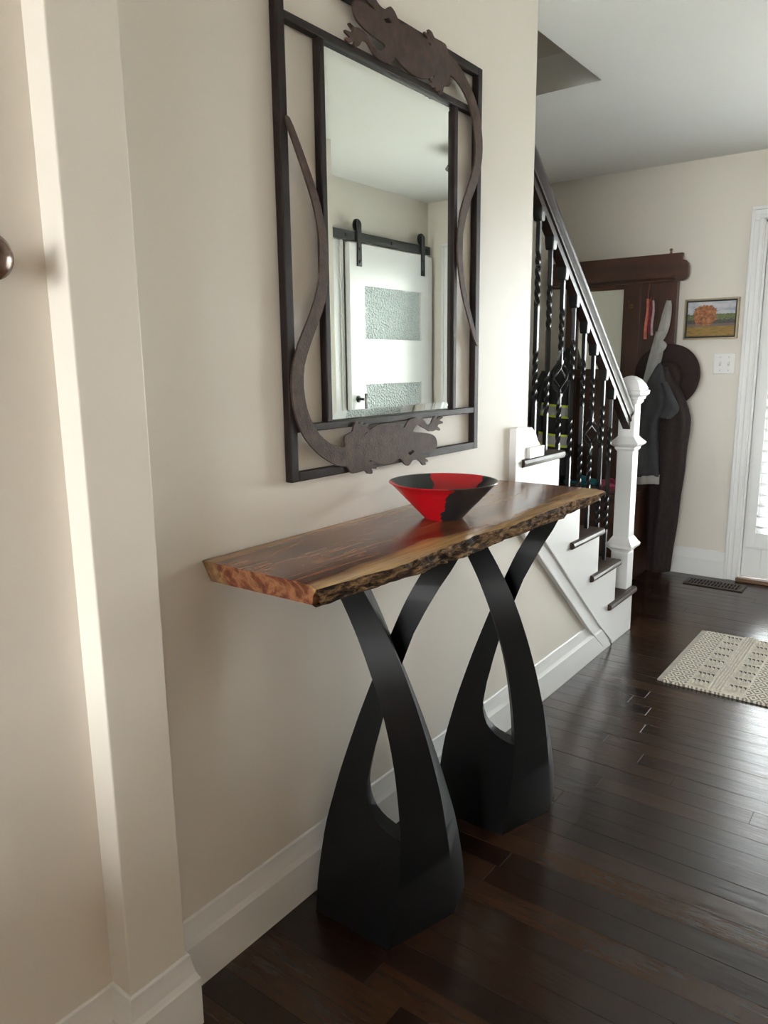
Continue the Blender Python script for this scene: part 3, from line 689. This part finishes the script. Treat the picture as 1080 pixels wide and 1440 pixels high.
M_yel = plain('hi_vis_yellow', (.62,.75,.05), .6, var=.1)
def at_z(S, z):
    for a, b_ in zip(S, S[1:]):
        if a[0] >= z >= b_[0]:
            f = (a[0] - z)/(a[0] - b_[0]); return [a[c] + (b_[c] - a[c])*f for c in range(5)]
    return S[-1]
for zc in (.985, .805):
    for (a, b_, mt, nm, gr) in ((zc - .040, zc + .040, M_yel, 'yellow_edging', 1.12), (zc - .027, zc + .027, M_sil, 'silver_band', 1.15)):
        s0, s1 = at_z(JS, b_), at_z(JS, a)
        rings = []
        for z, s in ((b_, s0), (a, s1)):
            rings.append([(s[1] + (s[3]*gr + .004)*math.cos(2*PI*i/40), s[2] + (s[4]*gr + .004)*math.sin(2*PI*i/40), z + .10*(s[1] - (s[1] + s[3]*math.cos(2*PI*i/40)))*1.4) for i in range(40)])
        MB().loft(rings, cap=False).build(nm, mt, rj, smooth=True)
# slippers on the bench
def slipper(x, y, rot, col, label):
    t = thing('slipper', (x, y, .530), label, 'slipper', 'slippers on the hall tree bench')
    def P(px, py, pz):
        c, s = math.cos(rot), math.sin(rot); return (x + px*c - py*s, y + px*s + py*c, .5303 + pz)
    out = [(-.10,.024),(-.07,.034),(-.02,.032),(.03,.038),(.07,.038),(.095,.026),(.105,0)]
    pl = out + [(a, -b_) for a, b_ in reversed(out[:-1])] + [(-.110, 0)]
    mt = plain('slipper_' + label.split()[0], col, .85, var=.25, vscale=50, bmp=.3, bscale=300)
    MB().loft([[P(a, b_, 0) for a, b_ in pl], [P(a, b_, .016) for a, b_ in pl]]).build('sole', mt, t, bevel=.003)
    rings = []
    for k in range(8):
        u = k/7; px = -.005 + .105*u; wd = .039*math.sqrt(max(.02, 1 - max(0, (u - .45)/.58)**2)); hh = .044*(1 - .55*u)
        rings.append([P(px, wd*math.cos(PI*i/10), .012 + hh*math.sin(PI*i/10)) for i in range(11)])
    MB().loft(rings, cap=False, close=False).build('upper', mt, t, smooth=True).modifiers.new('solid', 'SOLIDIFY').thickness = .004
slipper(-.665, 4.46, .15, (.02,.16,.20), 'teal slipper on the hall tree bench')
slipper(-.468, 4.43, 2.4, (.60,.10,.20), 'pink slipper on the hall tree bench')
# ------------------------------------------------------------------ picture, switch, rug, vent
pc = thing('picture', (-.010, 4.675, 1.397), 'small framed painting of an orange autumn tree on the far wall', 'picture')
px0, px1, pz0, pz1 = -.156, .136, 1.397, 1.623
M_champ = plain('champagne_frame', (.36,.30,.20), .35, metal=.6, var=.1, vscale=20)
M_blk = plain('black_liner', (.008,.007,.006), .5)
f = MB(); tfr = .009
for a, b_, c, d in ((px0, px1, pz0, pz0 + tfr), (px0, px1, pz1 - tfr, pz1), (px0, px0 + tfr, pz0 + tfr, pz1 - tfr), (px1 - tfr, px1, pz0 + tfr, pz1 - tfr)): f.box(a, b_, 4.642, 4.676, c, d)
f.build('frame', M_champ, pc, bevel=.0015)
MB().box(px0 + tfr, px1 - tfr, 4.660, 4.675, pz0 + tfr, pz1 - tfr).build('liner', M_blk, pc)
m_, nt, b = new_mat('autumn_landscape')
tc = nt.nodes.new('ShaderNodeTexCoord'); sp = nt.nodes.new('ShaderNodeSeparateXYZ'); L(nt, tc.outputs['Generated'], sp.inputs[0])
U, V = sp.outputs[0], sp.outputs[2]
nA = noise_n(nt, tex(nt, 'Generated', (2.2,1,4)), 1.5, 4); nB = noise_n(nt, tex(nt, 'Generated', (14,1,14)), 1.6, 4); nC = noise_n(nt, tex(nt, 'Generated', (3,1,26)), 2, 4)
sky = ramp(nt, nA, [(.35, (.30,.34,.44)), (.55, (.52,.52,.55)), (.7, (.60,.58,.58))])
hill = ramp(nt, nB, [(.3, (.07,.10,.04)), (.7, (.16,.19,.07))])
dark = ramp(nt, nB, [(.3, (.035,.035,.035)), (.7, (.09,.08,.07))])
field = ramp(nt, nC, [(.3, (.14,.10,.02)), (.55, (.30,.18,.04)), (.75, (.36,.20,.06))])
wobble = math_n(nt, 'MULTIPLY', math_n(nt, 'SUBTRACT', nB, .5), .10)
hv = math_n(nt, 'ADD', V, wobble)
c = mixc(nt, math_n(nt, 'GREATER_THAN', hv, .64), hill, sky)
c = mixc(nt, math_n(nt, 'LESS_THAN', math_n(nt, 'ADD', V, math_n(nt, 'MULTIPLY', wobble, 1.6)), .48), c, dark)
c = mixc(nt, math_n(nt, 'LESS_THAN', V, .36), c, (.15,.11,.10))
c = mixc(nt, math_n(nt, 'LESS_THAN', V, .285), c, field)
du = math_n(nt, 'DIVIDE', math_n(nt, 'SUBTRACT', U, .38), .265); dv = math_n(nt, 'DIVIDE', math_n(nt, 'SUBTRACT', V, .60), .31)
dist = math_n(nt, 'SQRT', math_n(nt, 'ADD', math_n(nt, 'MULTIPLY', du, du), math_n(nt, 'MULTIPLY', dv, dv)))
dist = math_n(nt, 'ADD', dist, math_n(nt, 'MULTIPLY', math_n(nt, 'SUBTRACT', noise_n(nt, tex(nt, 'Generated', (7,1,7)), 1.3, 5, .65), .5), 1.1))
leaf = ramp(nt, noise_n(nt, tex(nt, 'Generated', (6,1,6)), 2.0, 6, .7), [(.35, (.09,.04,.03)), (.5, (.32,.11,.035)), (.65, (.48,.22,.10))])
c = mixc(nt, math_n(nt, 'LESS_THAN', dist, .98), c, leaf)
L(nt, c, b.inputs['Base Color']); b.inputs['Roughness'].default_value = .6
MB().box(px0 + .018, px1 - .018, 4.652, 4.661, pz0 + .018, pz1 - .018).build('canvas', m_, pc)

sw = thing('light_switch', (.076, YF, 1.20), 'white double toggle light switch plate below the painting', 'light switch')
M_plate = plain('switch_plastic', (.80,.80,.78), .3, var=.01)
MB().box(.018, .134, YF - .007, YF - .0005, 1.200, 1.317).build('plate', M_plate, sw, bevel=.003)
for xx in (.053, .099):
    MB().box(xx - .0055, xx + .0055, YF - .0085, YF - .006, 1.246, 1.271).build('toggle_slot', plain('toggle_slot', (.55,.55,.53), .5), sw)
    MB().loft([[(xx-.004, YF-.008, 1.252), (xx+.004, YF-.008, 1.252), (xx+.004, YF-.008, 1.268), (xx-.004, YF-.008, 1.268)], [(xx-.003, YF-.020, 1.264), (xx+.003, YF-.020, 1.264), (xx+.003, YF-.020, 1.272), (xx-.003, YF-.020, 1.272)]]).build('toggle', M_plate, sw)
    for zz in (1.222, 1.295):
        MB().lathe([(.0005,-.0085),(.003,-.0083),(.0035,-.007)], (xx, YF, zz), 'y', 10).build('screw', plain('screw', (.5,.5,.48), .4, metal=.3), sw)

# ---- woven rug
rg = thing('rug', (.85, 3.31, 0), 'cream and grey woven rug with diamond pattern and tufted rows on the dark floor', 'rug')
RX0, RX1, RY0, RY1 = .295, 1.42, 2.962, 3.660
m_, nt, b = new_mat('rug_diamonds')
tc = nt.nodes.new('ShaderNodeTexCoord'); sp = nt.nodes.new('ShaderNodeSeparateXYZ'); L(nt, tc.outputs['Object'], sp.inputs[0])
fx = math_n(nt, 'ABSOLUTE', math_n(nt, 'SUBTRACT', math_n(nt, 'FRACT', math_n(nt, 'DIVIDE', math_n(nt, 'ADD', sp.outputs[0], 5), .050)), .5))
fy = math_n(nt, 'ABSOLUTE', math_n(nt, 'SUBTRACT', math_n(nt, 'FRACT', math_n(nt, 'DIVIDE', math_n(nt, 'ADD', sp.outputs[1], 5), .072)), .5))
dd = math_n(nt, 'FRACT', math_n(nt, 'MULTIPLY', math_n(nt, 'ADD', fx, fy), 3.0))
wv = noise_n(nt, tex(nt), 260, 2)
c = ramp(nt, dd, [(.0, (.70,.65,.56)), (.50, (.70,.65,.56)), (.58, (.15,.13,.11)), (.93, (.15,.13,.11)), (1, (.70,.65,.56))])
c = mixc(nt, .15, c, ramp(nt, wv, [(.3, (.3,.27,.22)), (.7, (.9,.85,.75))]))
L(nt, c, b.inputs['Base Color']); b.inputs['Roughness'].default_value = .95
bump(nt, b, math_n(nt, 'ADD', wv, math_n(nt, 'MULTIPLY', dd, .4)), .6, .003)
M_cream = plain('rug_cream_cord', (.66,.61,.53), .95, var=.15, vscale=60, bmp=.5, bscale=300)
M_hem = plain('rug_hem', (.42,.38,.33), .95, var=.08, vscale=40, bmp=.3, bscale=400)
M_stitch = plain('rug_dark_stitch', (.045,.040,.035), .95, var=.2)
# slightly uneven woven field with a wavy edge
NXr, NYr = 46, 30; gx = []
m = MB(); vts = []; fcs = []
for j in range(NYr + 1):
    for i in range(NXr + 1):
        x = RX0 + .022 + (RX1 - RX0 - .044)*i/NXr; yy = RY0 + (RY1 - RY0)*j/NYr
        if j in (0, NYr): yy += .004*noise.noise(Vector((x*40, j, 0)))
        vts.append((x, yy, .0095 + .0012*noise.noise(Vector((x*14, yy*14, 0)))))
for j in range(NYr):
    for i in range(NXr):
        a = j*(NXr+1) + i; fcs.append((a, a+1, a+NXr+2, a+NXr+1))
m.add(vts, fcs)
# skirt down to the floor
rim = [j for j in range(NXr+1)] + [j*(NXr+1)+NXr for j in range(1, NYr+1)] + [NYr*(NXr+1)+i for i in range(NXr-1, -1, -1)] + [j*(NXr+1) for j in range(NYr-1, 0, -1)]
o0 = len(m.v); m.v += [(m.v[i][0], m.v[i][1], .0005) for i in rim]
for k in range(len(rim)):
    k2 = (k+1) % len(rim); m.f.append((rim[k], rim[k2], o0 + k2, o0 + k)); m.m.append(0)
m.build('woven_field', m_, rg, smooth='auto')
for a, b_ in ((RX0, RX0 + .024), (RX1 - .024, RX1)):
    MB().box(a, b_, RY0 + .002, RY1 - .002, .0005, .0088).build('hem', M_hem, rg, bevel=.003)
tuft = cordm = stm = None
for x0 in (.412, .412 + .56):
    MB().box(x0 - .006, x0 + .208, RY0 + .003, RY1 - .003, .0006, .0112).build('tufted_band', M_cream, rg, bevel=.002)
    for k in range(5):                                # raised cords running across the rug
        xx = x0 + .078 + k*.0115
        pth = [(xx + .0012*math.sin(q*1.9 + k), RY0 + .006 + (RY1 - RY0 - .012)*q/44, .0130 + .0022*math.sin(q*2.1 + k*1.3)) for q in range(45)]
        MB().tube(pth, .0052, 6).build('cord', M_cream, rg, smooth=True)
    for col, xo in ((0, x0 + .002), (1, x0 + .136)):
        for r in range(8):
            yy = RY0 + .045 + r*.083 + (.02 if col else 0)
            if yy > RY1 - .03: continue
            if tuft is None:
                t = MB()
                for q in range(4): t.tube([(.009 + q*.0165, -.014 + .028*s/5, .012 + .0050*math.sin(PI*s/5)) for s in range(6)], .0060, 6)
                o = t.build('tuft', M_cream, None, smooth=True); tuft = o.data
                s_ = MB()
                for q in range(4): s_.box(.004 + q*.0165, .0145 + q*.0165, .017, .033, .010, .0150)
                o2 = s_.build('dark_stitch', M_stitch, None); stm = o2.data
            else:
                o = bpy.data.objects.new('tuft', tuft); COL.objects.link(o); o2 = bpy.data.objects.new('dark_stitch', stm); COL.objects.link(o2)
            o.parent = rg; o.location = Vector((xo, yy, 0)) - rg.location
            o2.parent = o

vt = thing('floor_vent', (.15, 4.50, 0), 'dark brown wooden floor vent with black slots near the front doors', 'floor vent')
vx0, vx1, vy0, vy1 = -.010, .312, 4.435, 4.575
M_vent = plain('vent_wood', (.045,.024,.014), .4, var=.25, vscale=20)
f = MB()
for a, b_, c, d in ((vx0, vx1, vy0, vy0 + .02), (vx0, vx1, vy1 - .02, vy1), (vx0, vx0 + .022, vy0 + .02, vy1 - .02), (vx1 - .022, vx1, vy0 + .02, vy1 - .02), (vx0 + .02, vx1 - .02, 4.500, 4.510)): f.box(a, b_, c, d, .0004, .006)
f.build('frame', M_vent, vt, bevel=.002)
MB().box(vx0 + .01, vx1 - .01, vy0 + .01, vy1 - .01, .0003, .0018).build('slot_shade', plain('vent_black', (.004,.004,.004), .9), vt)  # thin black sheet; its colour stands in for shade under the slots
f = MB(); k = 0; x = vx0 + .030
while x < vx1 - .03:
    f.box(x, x + .007, vy0 + .018, vy1 - .018, .0015, .0052); x += .0185
f.build('grille', M_vent, vt)

# ------------------------------------------------------------------ barn door on the right wall (seen in the mirror)
XD = 1.885
bd = thing('barn_door', (XD + .02, 4.18, .012), 'white sliding barn door with pebbled glass panels and black hangers', 'door')
y0, y1, z1 = 3.722, 4.640, 2.008
panes = [(1.435, 1.760), (.820, 1.150), (.200, .530)]
ya, yb = 3.868, 4.505
d = MB(); d.box(XD, XD + .038, y0, ya, .012, z1).box(XD, XD + .038, yb, y1, .012, z1)
zz = [.012] + [q for p in sorted(panes) for q in p] + [z1]
for i in range(0, len(zz), 2): d.box(XD, XD + .038, ya, yb, zz[i], zz[i+1])
d.build('slab', M_trim, bd)
m_, nt, b = new_mat('pebbled_glass'); v = tex(nt)
vo = nt.nodes.new('ShaderNodeTexVoronoi'); vo.inputs['Scale'].default_value = 75; L(nt, v, vo.inputs['Vector'])
nz_ = noise_n(nt, v, 60, 3)
L(nt, ramp(nt, vo.outputs['Distance'], [(.1, (.88,.93,.93)), (.6, (.70,.78,.78))]), b.inputs['Base Color'])
b.inputs['Roughness'].default_value = .18
bump(nt, b, math_n(nt, 'ADD', vo.outputs['Distance'], nz_), 1.0, .02)
for p in panes:
    MB().box(XD + .014, XD + .022, ya - .004, yb + .004, p[0] - .004, p[1] + .004).build('glass_panel', m_, bd)
for hy in (3.815, 4.520):
    h = MB().box(XD - .007, XD - .001, hy - .021, hy + .021, 1.872, 2.120)
    h.prism([(hy + .021*math.cos(a*PI/8), 2.120 + .021*math.sin(a*PI/8)) for a in range(9)], 0, XD - .007, XD - .001)
    ho = h.build('hanger_strap', M_blackmetal, bd)
    MB().lathe([(.0005,0),(.038,0),(.038,.012),(.0005,.012)], (XD + .006, hy, 2.115), 'x', 24).build('wheel', M_blackmetal, ho)
    for bz in (1.90, 1.975): MB().lathe([(.0005,-.005),(.009,-.004),(.010,0),(.0005,.001)], (XD - .007, hy, bz), 'x', 10).build('bolt', M_blackmetal, ho)
hn = MB().box(XD - .052, XD - .040, 3.800, 3.818, .82, 1.095).build('handle', M_blackmetal, bd, bevel=.002)
for bz in (.86, 1.060): MB().lathe([(.0005,0),(.022,0),(.022,-.006),(.009,-.010),(.009,-.050),(.0005,-.050)], (XD, 3.786, bz), 'x', 16).build('standoff', M_blackmetal, hn)
rr = thing('barn_door_rail', (XD + .01, 4.10, 2.045), 'black flat steel sliding door rail on the right wall', 'rail')
MB().box(XD + .006, XD + .014, 3.00, 4.625, 2.020, 2.075).build('track', M_blackmetal, rr, bevel=.001)
for yy in (3.10, 3.50, 3.70, 4.17, 4.58):
    MB().lathe([(.0005,-.006),(.010,-.006),(.012,0),(.012,.05),(.0005,.052)], (XD + .008, yy, 2.047), 'x', 12).build('bolt', plain('rail_bolt', (.008,.008,.008), .5), rr)
# door casing behind it
c = MB(); c.box(XR - .018, XR, 3.575, 3.705, 0, 2.02).box(XR - .026, XR, 3.575, 3.60, 0, 2.02).box(XR - .026, XR, 3.675, 3.705, 0, 2.02)
struct('trim_1', c, M_trim, bevel=.002)

# ------------------------------------------------------------------ ceiling light (seen in the mirror)
cl_ = thing('ceiling_light', (1.06, 3.73, 2.22), 'dark bronze flush ceiling light near the front doors', 'ceiling light')
MB().lathe([(.0005,2.378),(.075,2.378),(.078,2.368),(.060,2.352),(.020,2.346),(.016,2.330),(.0005,2.330)], (1.06, 3.73, 0), n=28).build('canopy', M_framebr, cl_, smooth='auto')
MB().lathe([(.018,2.350),(.060,2.345),(.105,2.328),(.125,2.300),(.120,2.300),(.100,2.323),(.058,2.339),(.018,2.344)], (1.06, 3.73, 0), n=28).build('shade', M_framebr, cl_, smooth='auto')
MB().lathe([(.0005,2.276),(.020,2.280),(.030,2.292),(.026,2.310),(.014,2.322),(.012,2.340)], (1.06, 3.73, 0), n=16).build('bulb', plain('bulb_glass', (.8,.78,.72), .3), cl_, smooth='auto')
